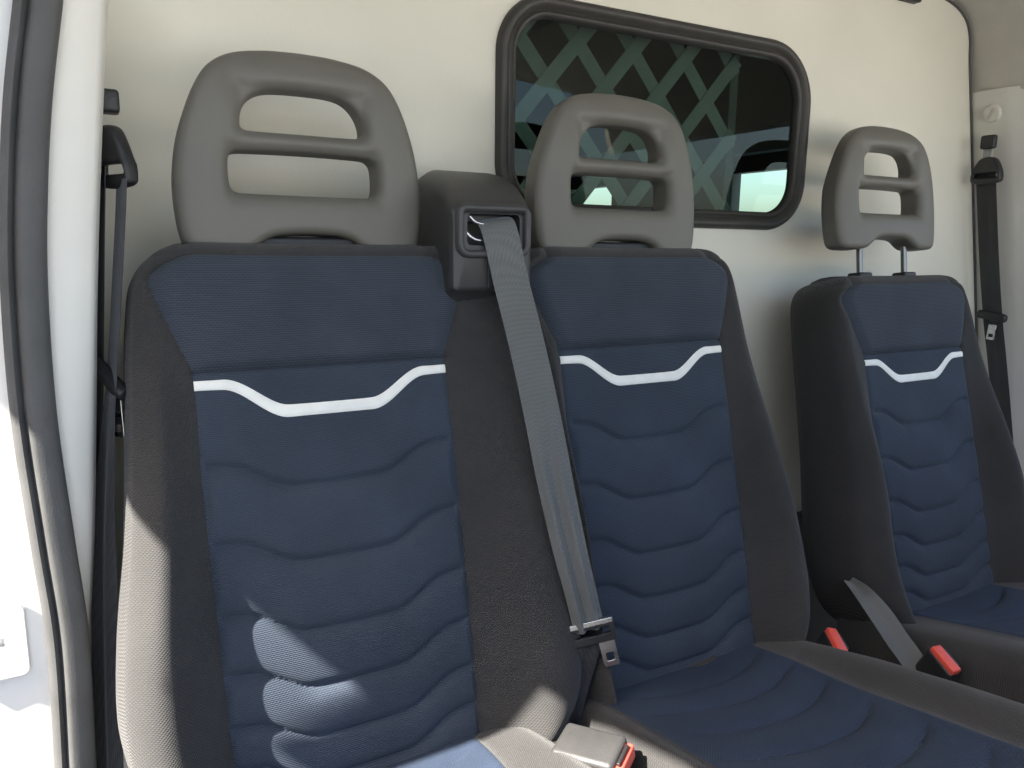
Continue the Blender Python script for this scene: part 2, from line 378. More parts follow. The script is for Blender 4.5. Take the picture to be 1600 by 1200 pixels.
# far side wall: two openings added to show bright sky as pale patches
X1 = 1.86
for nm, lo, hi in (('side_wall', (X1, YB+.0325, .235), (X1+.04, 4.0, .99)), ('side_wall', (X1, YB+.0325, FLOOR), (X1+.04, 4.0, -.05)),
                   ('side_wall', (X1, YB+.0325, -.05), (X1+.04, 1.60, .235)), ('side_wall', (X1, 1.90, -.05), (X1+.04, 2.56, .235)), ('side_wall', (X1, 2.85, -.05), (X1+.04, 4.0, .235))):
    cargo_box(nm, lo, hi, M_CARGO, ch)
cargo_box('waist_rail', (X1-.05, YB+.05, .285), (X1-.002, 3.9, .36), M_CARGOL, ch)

# diamond grille just behind the pane
gr = empty('window_grille', (.9, YB+.06, WZ0), 'pale diamond lattice grille behind the partition window glass', 'grille')
GY = YB+.055; gx0, gx1, gz0, gz1 = WX0-.02, 1.125, WZ0-.02, WZ1+.02
def bar(name, a, b, w, th, mat, par, y):
    a = Vector((a[0], y, a[1])); b = Vector((b[0], y, b[1])); d = b-a; L = d.length; t = d/L
    return rbox(name, (L, w, th), .0008, mat, par, frame((a+b)/2, t, Vector((0, 1, 0)).cross(t)*-1, (0, -1, 0)))
sx, sz = .118, .135
cx0, cz0 = .700, .272          # one crossing of the lattice
def clip(p, d):
    ts = []
    for k, (lo, hi) in enumerate(((gx0, gx1), (gz0, gz1))):
        if abs(d[k]) < 1e-9: continue
        ts.append(sorted(((lo-p[k])/d[k], (hi-p[k])/d[k])))
    a = max(t[0] for t in ts); b = min(t[1] for t in ts)
    return (a, b) if b-a > .02 else None
for sgn in (1, -1):
    for k in range(-9, 10):
        p = (cx0+k*sx, cz0); d = (sx, sgn*sz); r_ = clip(p, d)
        if r_: bar('slat', (p[0]+d[0]*r_[0], p[1]+d[1]*r_[0]), (p[0]+d[0]*r_[1], p[1]+d[1]*r_[1]), .026, .0025, M_GRILLE, gr, GY+(.0 if sgn > 0 else .003))
for a, b in (((gx0, gz0), (gx1, gz0)), ((gx0, gz1), (gx1, gz1)), ((gx0, gz0), (gx0, gz1)), ((gx1, gz0), (gx1, gz1))):
    bar('frame_bar', a, b, .02, .006, M_CARGO, gr, GY+.008)

# ------------------------------------------------------------------ seats
GROOVE_V = [-.325, -.408, -.484, -.545, -.600, -.645]
def wave(t):
    """cross profile of stripes and quilting: 0 at the edges, -1 in the middle (t in -1..1)"""
    a = abs(t); return -(1-.28*sstep(.97, .55, a)*0)*(1-sstep(.33, .80, a))-.0*a
def quilt(u, v, hw, grooves, amp, depth, puff, end):
    t = max(-1, min(1, u/hw)); y = wave(t)*amp-.012*(1-t*t)+.012-.012*0
    y = wave(t)*(amp-.008)-.010*(1-t*t)
    g = [gv+y for gv in grooves]
    w = 0
    for i, gv in enumerate(g):
        d = v-gv
        # steep lip above the stitch line, soft rise below it
        w -= depth*math.exp(-abs(d)/(.0032 if d > 0 else .0065))
    # pillows between neighbours
    for a, b in zip(g, g[1:]+[g[-1]-.05]):
        if b < v < a:
            x = (v-b)/(a-b); w += puff*math.sin(math.pi*x)**.7*(.6+.4*x)
    edge = sstep(1.0, .93, abs(t)); return w*edge
INS = [(-.70, .136), (-.60, .141), (-.45, .144), (-.35, .146), (-.225, .146), (-.20, .1550), (-.175, .1645), (-.15, .1735), (-.130, .1800), (-.118, .1775), (-.108, .165), (-.100, .150), (-.098, .146), (-.07, .14)]
OUT_W = [(-.72, .155), (-.70, .190), (-.67, .218), (-.63, .235), (-.58, .243), (-.50, .238), (-.40, .224), (-.28, .213), (-.20, .207), (-.14, .200), (-.12, .196), (-.105, .189), (-.092, .177), (-.082, .158), (-.0785, .14)]
OUT_N = [(-.72, .165), (-.70, .195), (-.67, .215), (-.63, .225), (-.58, .2285), (-.50, .2285), (-.40, .2275), (-.28, .226), (-.20, .225), (-.14, .224), (-.12, .222), (-.105, .216), (-.092, .203), (-.082, .185), (-.0785, .165)]
OUT_X = [(-.72, .20), (-.70, .245), (-.67, .272), (-.63, .285), (-.58, .290), (-.50, .290), (-.40, .288), (-.28, .284), (-.20, .281), (-.14, .278), (-.12, .276), (-.105, .268), (-.092, .252), (-.082, .23), (-.0785, .20)]
OUT_S = [(-.72, .150), (-.70, .158), (-.67, .163), (-.63, .166), (-.50, .168), (-.28, .172), (-.20, .176), (-.14, .187), (-.12, .187), (-.105, .182), (-.092, .170), (-.082, .155), (-.0785, .14)]
VTOP, VBOT, VSEAM, VPT = -.0785, -.72, -.225, -.098
def bol(t): return sstep(0, .62, t)*(1-.35*sstep(.62, 1, t))
def back_surface(wl, wr, scale_l=1, scale_r=1):
    outL = lambda v: -smooth_interp(wl, v)*scale_l
    outR = lambda v: smooth_interp(wr, v)*scale_r
    insL = lambda v: max(-smooth_interp(INS, v), outL(v)+.004)
    insR = lambda v: min(smooth_interp(INS, v), outR(v)-.004)
    poly = []
    k = 120
    vs_ = [VBOT+(VTOP-VBOT)*(1-(1-i/k)**2) for i in range(k+1)]
    poly = [(outL(v), v) for v in vs_]+[(outL(VTOP)+(outR(VTOP)-outL(VTOP))*i/30, VTOP) for i in range(1, 30)]+[(outR(v), v) for v in vs_[::-1]]
    segs = list(zip(poly, poly[1:]))
    def dist(u, v):
        m = 9
        for (a, b), (c, d) in segs:
            ex, ey = c-a, d-b; l2 = ex*ex+ey*ey
            if l2 < 1e-14: continue
            t = max(0, min(1, ((u-a)*ex+(v-b)*ey)/l2)); dx, dy = u-a-ex*t, v-b-ey*t
            q = dx*dx+dy*dy
            if q < m: m = q
        return math.sqrt(m)
    def W(u, v, far=False):
        il, ir = insL(v), insR(v); ol, orr = outL(v), outR(v)
        B = .006+.040*sstep(-.18, -.50, v)+.010*sstep(-.52, -.68, v)
        w = 0
        if u < il: t = (il-u)/(il-ol); w = B*bol(t)
        elif u > ir: t = (u-ir)/(orr-ir); w = B*bol(t)
        else:
            hw = ir if u > 0 else -il; tt = u/hw
            w = -.004*(1-tt*tt)
            if v < VSEAM-.005: w += quilt(u, v, .144, GROOVE_V, .032, .0076, .0050, None)
            # lumbar belly
            w += .010*math.exp(-((v+.54)/.10)**2)*(1-tt*tt)
            w -= .0055*math.exp(-abs(v-VSEAM)/.0030)
        # stitched valley along the insert edge
        dd = min(abs(u-il), abs(u-ir))
        w -= .0026*math.exp(-dd/.0025)
        if v > -.125: w -= .002*math.exp(-abs(v-VPT)/.003)
        # upper pad slightly proud
        if il <= u <= ir and v > VSEAM: w += .006*sstep(VSEAM, VSEAM+.012, v)*sstep(0, .02, min(u-il, ir-u))
        w += .0012*mnoise.noise(Vector((u*14, v*14, 3.1)))
        return w
    RAD = .030
    def Wr(u, v):
        w = W(u, v); d = dist(u, v) if (v > VTOP-.036 or u-outL(v) < .045 or outR(v)-u < .045 or v < VBOT+.036) else 1
        if d < RAD: q = 1-d/RAD; w -= RAD*(1-math.sqrt(max(0, 1-q*q)))
        return w
    return outL, outR, insL, insR, Wr, W
def make_back(parent, X, Y, Z, th, dv, wl, wr, names=('backrest',), sl=1, sr=1, label=None):
    """one seat backrest: charcoal cover with bolsters, blue panels, stripe."""
    outL, outR, insL, insR, Wr, W = back_surface(wl, wr, sl, sr)
    s, c = math.sin(th), math.cos(th)
    Mw = frame((X, Y+dv*s, Z+dv*c), (1, 0, 0), (0, s, c), (0, -c, s))
    nb, ni = 26, 116
    rows = [VBOT+(VSEAM-VBOT)*i/190 for i in range(190)]
    rows += [VSEAM+(VPT-VSEAM)*i/48 for i in range(48)]
    rows += [VPT+(VTOP-VPT)*(1-(1-i/14)**2) for i in range(15)]
    iS, iP = 190, 238
    def row_us(v):
        a, b, c_, d = outL(v), insL(v), insR(v), outR(v)
        us = [a+(b-a)*(i/nb)**1.7 for i in range(nb)]
        us += [b+(c_-b)*i/ni for i in range(ni)]
        us += [c_+(d-c_)*(1-(1-i/nb)**1.7) for i in range(nb+1)]
        return us
    grid = [[(u, v, Wr(u, v)) for u in row_us(v)] for v in rows]
    ncol = 2*nb+ni+1
    DEP = -.115
    def sub(name, r0_, r1_, c0, c1, mat, par, Mx, extra=None):
        V = []; 
        for i in range(r0_, r1_+1): V += grid[i][c0:c1+1]
        Fc = grid_faces(r1_-r0_+1, c1-c0+1)
        if extra: extra(V, Fc, r1_-r0_+1, c1-c0+1)
        return mesh_obj(name, V, Fc, mat, par, Mx)
    # cover: whole shell except the panels: left bolster, right bolster, top border, sides and back in one mesh
    V = [p for r_ in grid for p in r_]; Fc = []
    nr = len(rows)
    for i in range(nr-1):
        for j in range(ncol-1):
            if i < iP and nb <= j < nb+ni: continue
            Fc.append((i*ncol+j, i*ncol+j+1, (i+1)*ncol+j+1, (i+1)*ncol+j))
    loop = [(i, 0) for i in range(nr)]+[(nr-1, j) for j in range(1, ncol)]+[(i, ncol-1) for i in range(nr-2, -1, -1)]
    prev = [i*ncol+j for i, j in loop]
    steps = [.25, .5, .75, .93, 1.0]
    for si, q in enumerate(steps):
        cur = []
        for (i, j) in loop:
            u, v, w = grid[i][j]; inn = 1-.10*max(0, q-.85)/.15*.6
            bul = .006*math.sin(math.pi*min(1, q/.93))
            sx_ = (-bul if j == 0 else bul if j == ncol-1 else 0)
            vv = v+(bul if i == nr-1 else 0)
            if q > .99: vv -= .010*(1 if i == nr-1 else 0)
            V.append((u*inn+sx_, vv, w+(DEP-w)*q)); cur.append(len(V)-1)
        for k in range(len(loop)-1): Fc.append((prev[k], prev[k+1], cur[k+1], cur[k]))
        prev = cur
    m = nr
    for k in range(m-1):    # back plate rows
        a, b = prev[k], prev[k+1]; c2, d2 = prev[-1-k-1], prev[-1-k]
        Fc.append((a, b, c2, d2))
    cover = mesh_obj('backrest', V, Fc, M_CHAR, parent, Mw)
    I4 = Matrix.Identity(4)
    ins = sub('insert_panel', 0, iS, nb, nb+ni, M_BLUE2, cover, I4)
    upp = sub('upper_panel', iS, iP, nb, nb+ni, M_BLUE, cover, I4)
    # white stripe
    Vs = []; Fs = []; n = 90
    for i in range(n+1):
        t = -1+2*i/n; u = t*.1455
        a = abs(t)
        base = -.2405-.006*(1-sstep(.5, 1, a))*0
        vt = -.2395+.0335*wave(t)-.003*(1-t*t)*.5+.0015*t*0
        half = .0052+.0016*(1-sstep(.3, .95, a))+.0012*math.exp(-((a-.55)/.18)**2)
        cols = 7
        for j in range(cols):
            q = j/(cols-1)*2-1; v = vt+q*half
            Vs.append((u, v, Wr(u, v)+.0012*(1-abs(q)**6)+.0002))
    Fs = grid_faces(n+1, 7)
    st = mesh_obj('trim_stripe', Vs, Fs, M_STRIPE, cover, I4)
    st['label'] = 'white curved trim tape across the blue panel'
    return cover, Wr, Mw

def hr_mesh():
    half = [(0, -.070), (.030, -.0715), (.047, -.076), (.060, -.085), (.074, -.091), (.105, -.092), (.126, -.089), (.1345, -.075), (.1385, -.045), (.139, -.01), (.1335, .030), (.1235, .064), (.111, .094), (.096, .1145), (.072, .1285), (.038, .1350), (.012, .1365)]
    pts = half+[(-x, y) for x, y in half[::-1] if x > 0]
    outer = closed_spline(pts, 150)
    up_ = [(-.066, .056), (-.063, .050), (-.04, .049), (0, .049), (.04, .049), (.063, .050), (.067, .056), (.063, .069), (.052, .081), (.035, .087), (0, .0885), (-.035, .087), (-.052, .081), (-.063, .069)]
    lo_ = [(-.081, -.012), (-.077, -.0195), (-.065, -.0215), (0, -.0220), (.065, -.0215), (.077, -.0195), (.081, -.012), (.081, .010), (.077, .0175), (.065, .0205), (0, .0215), (-.065, .0205), (-.077, .0175), (-.081, .010)]
    # holes a little larger than traced because edges are rounded
    grow = lambda L, k: [(x*(1+k), y) for x, y in L]
    me = poly2d_mesh([outer, closed_spline([(x*1.04, .069+(y-.069)*1.18) for x, y in up_], 70), closed_spline([(x*1.03, y*1.14) for x, y in lo_], 70)], .027, .011, vox=.0022)
    for v in me.vertices:
        x, y, z = v.co
        x *= 1.042; y = y*1.015 if y > 0 else y
        fr = (z+.027)/.054
        z2 = z-.027                                   # front face at w = 0
        if fr > .3:
            z2 -= (fr-.3)/.7*(.30*x*x+.35*max(0, y-.06)**2*4)   # gentle crown
            z2 -= .004*math.exp(-((y-.036)/.018)**2)*sstep(.085, .06, abs(x))*fr   # bars set back
        # soft recess round the slots, sides rolling back
        for hx, y0_, y1_ in ((.070, .046, .091), (.084, -.0245, .0245)):
            dx = max(abs(x)-hx, 0); dy = max(y0_-y, y-y1_, 0); z2 -= .0075*fr*math.exp(-(math.hypot(dx, dy)/.0105)**1.5)
        z2 -= .007*fr*(min(1, abs(x)/.143)**7)+.006*fr*max(0, (y-.10)/.04)**2
        # thinner towards the top
        if fr < .5: z2 += .25*max(0, y-.02)*(1-2*fr)*.35*2
        v.co = (x, y, z2)
    me.materials.append(M_HEAD)
    me.polygons.foreach_set('use_smooth', [True]*len(me.polygons))
    me.name = 'headrest'
    return me
HRME = hr_mesh()
def headrest(parent, X, Y, Z, th, posts):
    s, c = math.sin(th), math.cos(th)
    Mw = frame((X, Y, Z), (1, 0, 0), (0, s, c), (0, -c, s))
    h = bpy.data.objects.new('headrest', HRME); link(h, parent, rel(parent, Mw))
    bm_obj('dark_gap_bar', rbox_bm(.115, .022, .03, .004), M_BLACKP, h, Matrix.Translation((0, -.0835, -.030))) if not posts else None  # dark bar closing the gap under the headrest arch
    for sx_ in (-1, 1):
        x = sx_*.066
        a, b = (x, -.060, -.029), (x, -.185, -.029)
        p = tube('post', [a, ((a[0]+b[0])/2, (a[1]+b[1])/2, a[2]), b], .0058, M_DSTEEL, h, 14)
        if posts:
            rb = rbox_bm(.036, .012, .030, .004)
            bm_obj('post_sleeve', rb, M_BLACKP, h, Matrix.Translation((x, -.1405, -.029)))
    return h

def make_cushion(parent, X, Y, Z, a, hwL=.207, hwR=.207, length=.46, inL=None):
    """seat cushion in (u, s, n): s runs forward from the crease"""
    Mw = frame((X, Y, Z), (1, 0, 0), (0, -math.cos(a), math.sin(a)), (0, math.sin(a), math.cos(a)))
    S0, S1 = -.07, length
    def hw_o(s, h): return h-.02*sstep(.05, -.07, s)-.01*sstep(length-.05, length, s)
    def hw_i(s): return .128-.018*sstep(.02, .25, s)
    GS = [.045, .105, .17, .24, .31, .38]
    RAD = .032
    nb, ni, ns = 22, 90, 190
    rows = [S0+(S1-S0)*i/ns for i in range(ns)]+[S1]
    grid = []
    for s in rows:
        l, r_ = -hw_o(s, hwL), hw_o(s, hwR); i_ = hw_i(s)
        il = inL or i_
        us = [l+(-il-l)*(i/nb)**1.7 for i in range(nb)]+[-il+(il+i_)*i/ni for i in range(ni)]+[i_+(r_-i_)*(1-(1-i/nb)**1.7) for i in range(nb+1)]
        row = []
        for u in us:
            B = .006+.012*sstep(0, .22, s)
            ih = i_ if u > 0 else il
            if abs(u) > ih:
                e = r_ if u > 0 else -l; t = (abs(u)-ih)/(e-ih); w = B*bol(t)*(.5 if (u < 0 and inL) else 1)
            else:
                tt = u/ih; w = .004-.008*(1-tt*tt)
                y = -(.030)*wave(tt)*-1-.008*(1-tt*tt)
                for gs in GS:
                    d = s-(gs+.040*(1-tt*tt)-.02)
                    w -= .0036*math.exp(-abs(d)/(.005 if d > 0 else .010))*sstep(.98, .65, abs(tt))*1.5
                for p, q in zip(GS, GS[1:]):
                    pp, qq = p+.040*(1-tt*tt)-.02, q+.040*(1-tt*tt)-.02
                    if pp < s < qq: w += .0022*math.sin(math.pi*(s-pp)/(qq-pp))**.7*sstep(.98, .55, abs(tt))*1.8
            w -= .0025*math.exp(-abs(abs(u)-ih)/.0028)
            d = min(u-l, r_-u, S1-s)
            if d < RAD: q = 1-d/RAD; w -= RAD*(1-math.sqrt(max(0, 1-q*q)))
            w += .0015*mnoise.noise(Vector((u*12, s*12, 7.7)))
            row.append((u, s, w))
        grid.append(row)
    ncol = 2*nb+ni+1; nr = len(rows)
    V = [p for r_ in grid for p in r_]; Fc = []
    for i in range(nr-1):
        for j in range(ncol-1):
            if nb <= j < nb+ni and rows[i] < S1-.03: continue
            Fc.append((i*ncol+j, i*ncol+j+1, (i+1)*ncol+j+1, (i+1)*ncol+j))
    loop = [(i, 0) for i in range(nr)]+[(nr-1, j) for j in range(1, ncol)]+[(i, ncol-1) for i in range(nr-2, -1, -1)]
    prev = [i*ncol+j for i, j in loop]
    for q in (.2, .4, .6, .8, 1.0):
        cur = []
        for (i, j) in loop:
            u, s, w = grid[i][j]; bul = .006*math.sin(math.pi*q)
            V.append((u+(-bul if j == 0 else bul if j == ncol-1 else 0), s+(bul if i == nr-1 else 0), w+(-.15-w)*q)); cur.append(len(V)-1)
        for k in range(len(loop)-1): Fc.append((prev[k], prev[k+1], cur[k+1], cur[k]))
        prev = cur
    for k in range(nr-1): Fc.append((prev[k], prev[k+1], prev[-2-k], prev[-1-k]))
    cover = mesh_obj('cushion', V, Fc, M_CHAR, parent, Mw)
    iE = max(i for i in range(nr) if rows[i] < S1-.03)+1
    V = []
    for i in range(iE+1): V += grid[i][nb:nb+ni+1]
    mesh_obj('cushion_panel', V, grid_faces(iE+1, ni+1), M_BLUE3, cover)
    return cover, Mw, grid

# ---- double passenger bench
bench = empty('passenger_bench', (XL+.23, .72, FLOOR), 'blue and charcoal double bench seat with two grey slotted headrests', 'bench seat')
bl, WrL, ML = make_back(bench, XL, Y0, Z0, TH_B, 0, OUT_W, OUT_X, sl=.975)
bm2, WrM, MM = make_back(bench, XM, Y0, Z0, TH_B, 0, OUT_S, OUT_W)
headrest(bench, XL, Y0, Z0, TH_H, False)
headrest(bench, XM, Y0, Z0, TH_H, False)
Yc = Y0-.672*math.sin(TH_B); Zc = Z0-.672*math.cos(TH_B)-.012
make_cushion(bench, XL, Yc, Zc, .2)
make_cushion(bench, XM, Yc, Zc, .2, hwL=.190, inL=.158)
cargo_box('seat_base', (XL-.2, .34, FLOOR), (XM+.19, .86, -.74), M_BASE, bench)
cargo_box('frame_panel', (XL+.03, Yc+.02, -.75), (XM-.03, Yc+.05, -.60), M_GREYB, bench)
# cloth tag in the crease of the middle seat
p = atY(1078, 1042, Yc-.045)
V = [(0, 0, 0), (.045, 0, .004), (.036, -.012, .009), (.012, -.014, .006)]
mesh_obj('tag', [Vector(v)+p for v in V]+[Vector(v)+p+Vector((0, 0, .0012)) for v in V], [(0, 1, 2, 3), (4, 7, 6, 5)]+[(i, (i+1) % 4, (i+1) % 4+4, i+4) for i in range(4)], M_TAG, bench, smooth=False)
cargo_box('seat_frame', (XM+.13, Yc-.0, -.80), (XM+.235, Yc+.06, -.575), M_GREYB, bench)

# ---- belt tower between the headrests
def belt_tower():
    # shell loft: rounded-rectangle sections from front (y=.892) to back (y=1.03)
    cx = XL+.2085+0; FY = .8545
    secs = []
    #     y     halfw  zbot   ztop  rad
    for y, hw, zb, zt, rd in ((.8555, .048, -.052, .036, .006), (.8575, .0535, -.056, .043, .010), (.862, .0565, -.058, .049, .014), (.871, .058, -.060, .056, .018), (.888, .0600, -.080, .068, .022), (.91, .062, -.10, .080, .025), (.95, .0640, -.11, .092, .028), (.99, .066, -.12, .098, .028), (1.03, .066, -.12, .094, .026), (1.036, .060, -.12, .088, .02)):
        sh = (y-.8555)*.16
        secs.append((y, rrect(cx+sh-hw, zb, cx+sh+hw, zt, (rd*.6, rd*.6, rd, rd), 6)))
    n = len(secs[0][1]); V = []
    for y, lp in secs: V += [(x, y, z) for x, z in lp]
    Fc = grid_faces(len(secs), n, cv=True); Fc.append(tuple(range((len(secs)-1)*n, len(secs)*n)))
    # front face with an opening
    ox0, ox1, oz0, oz1 = cx-.036, cx+.037, -.002, .036
    hole = rrect(ox0, oz0, ox1, oz1, .006, 6)
    k0 = len(V); V += [(x, FY, z) for x, z in hole]
    Fc += [(i, (i+1) % n, k0+(i+1) % n, k0+i) for i in range(n)]
    # tunnel walls
    k1 = len(V); V += [(x*.96+cx*.04, FY+.045, z) for x, z in hole]
    Fc += [(k0+i, k0+(i+1) % n, k1+(i+1) % n, k1+i) for i in range(n)]
    Fc.append(tuple(range(k1, k1+n)))
    t = mesh_obj('belt_tower', V, Fc, M_TOWER, bench, sharp=40)
    I4 = Matrix.Identity(4)
    def sub(name, o): o.name = name; return o
    # chin below the opening, sloping out
    bmx = rbox_bm(.098, .010, .012, .004)
    # guide: steel wire frame and black flap in the mouth
    P = [(cx-.036, FY+.004, .014), (cx-.028, FY+.002, .007), (cx-.016, FY+.001, .004), (cx+.02, FY+.001, .004), (cx+.036, FY+.003, .010)]
    tube('guide_wire', spline3(P, 24), .0021, M_STEEL, t, 8, I4)
    P = [(cx-.030, FY+.006, .033), (cx-.022, FY+.004, .026), (cx-.005, FY+.003, .0235), (cx+.014, FY+.004, .027)]
    tube('guide_wire', spline3(P, 20), .0018, M_STEEL, t, 8, I4)
    bm_obj('guide_flap', rbox_bm(.060, .012, .012, .003), M_BLACKP, t, I4 @ Matrix.Translation((cx-.002, FY+.022, .031)))
    # groove plate under the mouth (darker vertical channel)
    bm_obj('belt_channel', rbox_bm(.052, .004, .050, .0015), M_BLACKP, t, I4 @ Matrix.Translation((cx+.018, FY+.001, -.030)))
    # bezel rim
    lp = rrect(cx-.046, -.012, cx+.047, .043, (.012, .012, .008, .008), 8)
    V = []; m = len(lp)
    for i in range(m):
        a = Vector(lp[i-1]); b = Vector(lp[(i+1) % m]); tt = (b-a).normalized(); nn = Vector((tt.y, -tt.x))
        for o_, h in ((-.005, -.001), (-.004, .004), (0, .006), (.004, .0045), (.006, -.001)): V.append((lp[i][0]+nn.x*o_, FY-h, lp[i][1]+nn.y*o_))
    mesh_obj('bezel', V, grid_faces(m, 5, cu=True), M_TOWER, t, I4)
belt_tower()

# ---- driver's seat
drv = empty('driver_seat', (XD, .74, FLOOR), 'single driver seat with blue panels and headrest raised on steel posts', 'car seat')
bd, WrD, MD = make_back(drv, XD, YD, ZD, TH_B, -.062, OUT_W, OUT_W)
headrest(drv, XD, YD, ZD, TH_HD, True)
YcD = YD-.734*math.sin(TH_B); ZcD = ZD-.734*math.cos(TH_B)-.012
make_cushion(drv, XD, YcD, ZcD, .2, hwL=.24, hwR=.24)
cargo_box('seat_base', (XD-.2, .34, FLOOR), (XD+.2, .86, -.78), M_BASE, drv)

# ------------------------------------------------------------------ belts
# centre belt from the tower down over the bench
cb = empty('seat_belt', (XL+.3, .75, -.66), 'grey centre seat belt hanging from the black tower between the headrests', 'seat belt', 'seat belts')
def on_back(px, py, off): 
    """point on the bench backrest plane raised by off toward the front"""
    n = Vector((0, -math.cos(TH_B), math.sin(TH_B))); o_ = Vector((XL, Y0, Z0))+n*off
    v = ray(px, py); return v*(o_.dot(n)/v.dot(n))
c0 = Vector((XL+.2130, .888, .032))
ctr = [c0, atY(778, 352, .8505), atY(799, 440, .838), on_back(824, 540, .052), on_back(848, 650, .060), on_back(870, 760, .066), on_back(892, 860, .066), on_back(908, 925, .060), on_back(922, 985, .050)]
C_ = spline3(ctr, 90)
acr = []
for i in range(90):
    q = i/89; acr.append(Vector((1, -.12-.15*q, .16+.05*q)))
fold = lambda q, s: (.0035*sstep(.42, .75, q))*math.cos(s*2*math.pi*2.1+.4)+.004*s*s*(1-q)
ribbon('webbing', C_, acr, lambda q: .0465-.007*sstep(.5, .95, q), M_WEB, cb, cols=25, fold=fold)
# stop clip and tongue
tp = on_back(924, 990, .052)
tz = Vector((.16, -.25, -.95)).normalized()
tx = Vector((1, -.5, .55)); tx = (tx-tz*tx.dot(tz)).normalized(); ty = tz.cross(tx)
Mt = frame(tp, tx, tz, ty*-1)
def frame_plate(name, w, h, hole, mat, par, Mx, th=.003, rad=.006):
    lp = [rrect(-w/2, -h/2, w/2, h/2, rad, 5)]
    if hole: lp.append(rrect(*hole, .002, 4))
    me = poly2d_mesh(lp, th/2, min(.0008, th/4), res=2); me.materials.append(mat); me.set_sharp_from_angle(angle=R(40))
    o_ = bpy.data.objects.new(name, me)
    return link(o_, par, rel(par, Mx) if par.type == 'EMPTY' else Mx)
tg = frame_plate('tongue', .060, .026, (-.024, -.006, .024, .003), M_BLACKP, cb, Mt, .007, .005)
link(bpy.data.objects.new('tongue_edge', poly2d_mesh([rrect(-.030, .006, .030, .0125, .002, 3)], .0040, .0008)), tg, Matrix.Translation((0, -.022, .0)))
tg.children[0].data.materials.append(M_STEEL)
frame_plate('tongue_blade', .020, .034, (-.005, .000, .005, .010), M_STEEL, tg, Matrix.Translation((.016, .028, 0)), .0025, .003)
# lap strand, dark, down to the gap
c2 = [on_back(920, 996, .050), on_back(914, 1030, .035), on_back(905, 1065, .02), on_back(896, 1105, .012), on_back(893, 1135, .0)]
ribbon('lap_webbing', spline3(c2, 30), [Vector((1, -.35, .1))]*30, lambda q: .036-.010*q, M_WEBD, cb, cols=9, fold=lambda q, s: .002*math.cos(s*9))

# far pillar belt
fb = empty('seat_belt', (1.95, 1.0, -.6), 'dark seat belt hanging from the far pillar beside the driver seat', 'seat belt', 'seat belts')
XP = -.03
def fp(px, py, x=XP):
    v = ray(px, py); return v*((1.87625+x)/(v.x+.25*v.z))
C_ = spline3([fp(1541, 268), fp(1543, 330), fp(1546, 410), fp(1551, 495), fp(1557, 560), fp(1564, 640), fp(1572, 740)], 50)
ribbon('webbing', C_, [Vector((-.12, -1, 0))]*50, lambda q: .048, M_WEBD, fb, cols=9, fold=lambda q, s: .002*math.cos(s*7+q*3))
pc = fp(1543, 266, XP-.006)
def dring(par, c, across, upv, w, h, mat):
    """D-ring: rounded trapezoid shell with a slot, plus bolt boss"""
    across = Vector(across).normalized(); upv = Vector(upv).normalized(); out = across.cross(upv)
    pts = [(-w*.5, -h*.35), (-w*.42, -h*.5), (0, -h*.55), (w*.42, -h*.5), (w*.5, -h*.35), (w*.47, -h*.05), (w*.30, h*.38), (w*.12, h*.5), (-w*.12, h*.5), (-w*.30, h*.38), (-w*.47, -h*.05)]
    me = poly2d_mesh([closed_spline(pts, 60), rrect(-w*.38, -h*.30, w*.38, -h*.14, h*.06, 4)], .009, .006, vox=.0016); me.materials.append(mat)
    me.polygons.foreach_set('use_smooth', [True]*len(me.polygons))
    o_ = bpy.data.objects.new('guide_loop', me); link(o_, par, rel(par, frame(c, across, upv, out)))
    return o_
dr = dring(fb, pc, (-.1, -1, 0), (0, 0, 1), .072, .056, M_BLACKP)
bc = fp(1545, 222, XP); rbox('bolt_cover', (.016, .032, .030), .005, M_BLACKP, fb, Matrix.Translation(bc))
bs = fp(1543, 243, XP+.004); rbox('hanger_strap', (.004, .020, .030), .001, M_GREYB, fb, Matrix.Translation(bs))
sc = fp(1550, 494, XP-.004); rbox('belt_stop', (.018, .068, .020), .007, M_BLACKP, fb, frame(sc, (1, 0, 0), (0, 1, .12), (0, -.12, 1)))
sc = fp(1549, 519, XP-.008); frame_plate('tongue_blade', .020, .036, (-.007, -.012, .006, -.004), M_STEEL, fb, frame(sc, (-.1, -1, 0), (0, -.1, 1), (-1, .1, 0)), .003, .003)

# near pillar belt
nb_ = empty('seat_belt', (.02, .95, -.75), 'black seat belt hanging from the white near door pillar', 'seat belt', 'seat belts')
def np_(px, py, Y=.95): return atY(px, py, Y)
dr = dring(nb_, np_(177, 244, .95), (.62, -.78, 0), (-.12, 0, 1), .052, .062, M_BLACKP)
tube('bolt', [np_(152, 222, .955), np_(160, 222, .950)], .010, M_STEEL, nb_, 14)
C_ = spline3([np_(190, 280, .935), np_(188, 340, .935), np_(183, 440, .93), np_(178, 540, .93), np_(174, 600, .925), np_(168, 690, .925), np_(164, 800, .92), np_(163, 920, .91), np_(166, 1060, .90), np_(172, 1230, .89)], 80)
ribbon('webbing', C_, [Vector((.17+.35*sstep(34, 70, i), -.97, .0)) for i in range(80)], .046, M_WEBD, nb_, cols=13, fold=lambda q, s: .0035*math.cos(s*8+q*2)*sstep(.4, .8, q))
C_ = spline3([np_(160, 262, .965), np_(158, 400, .97), np_(157, 560, .975), np_(155, 750, .98), np_(154, 950, .98), np_(152, 1240, .98)], 50)
ribbon('return_webbing', C_, [Vector((.20, -.97, 0))]*50, .046, M_WEBD, nb_, cols=9, fold=lambda q, s: .002*math.cos(s*6))
sc = np_(171, 592, .925)
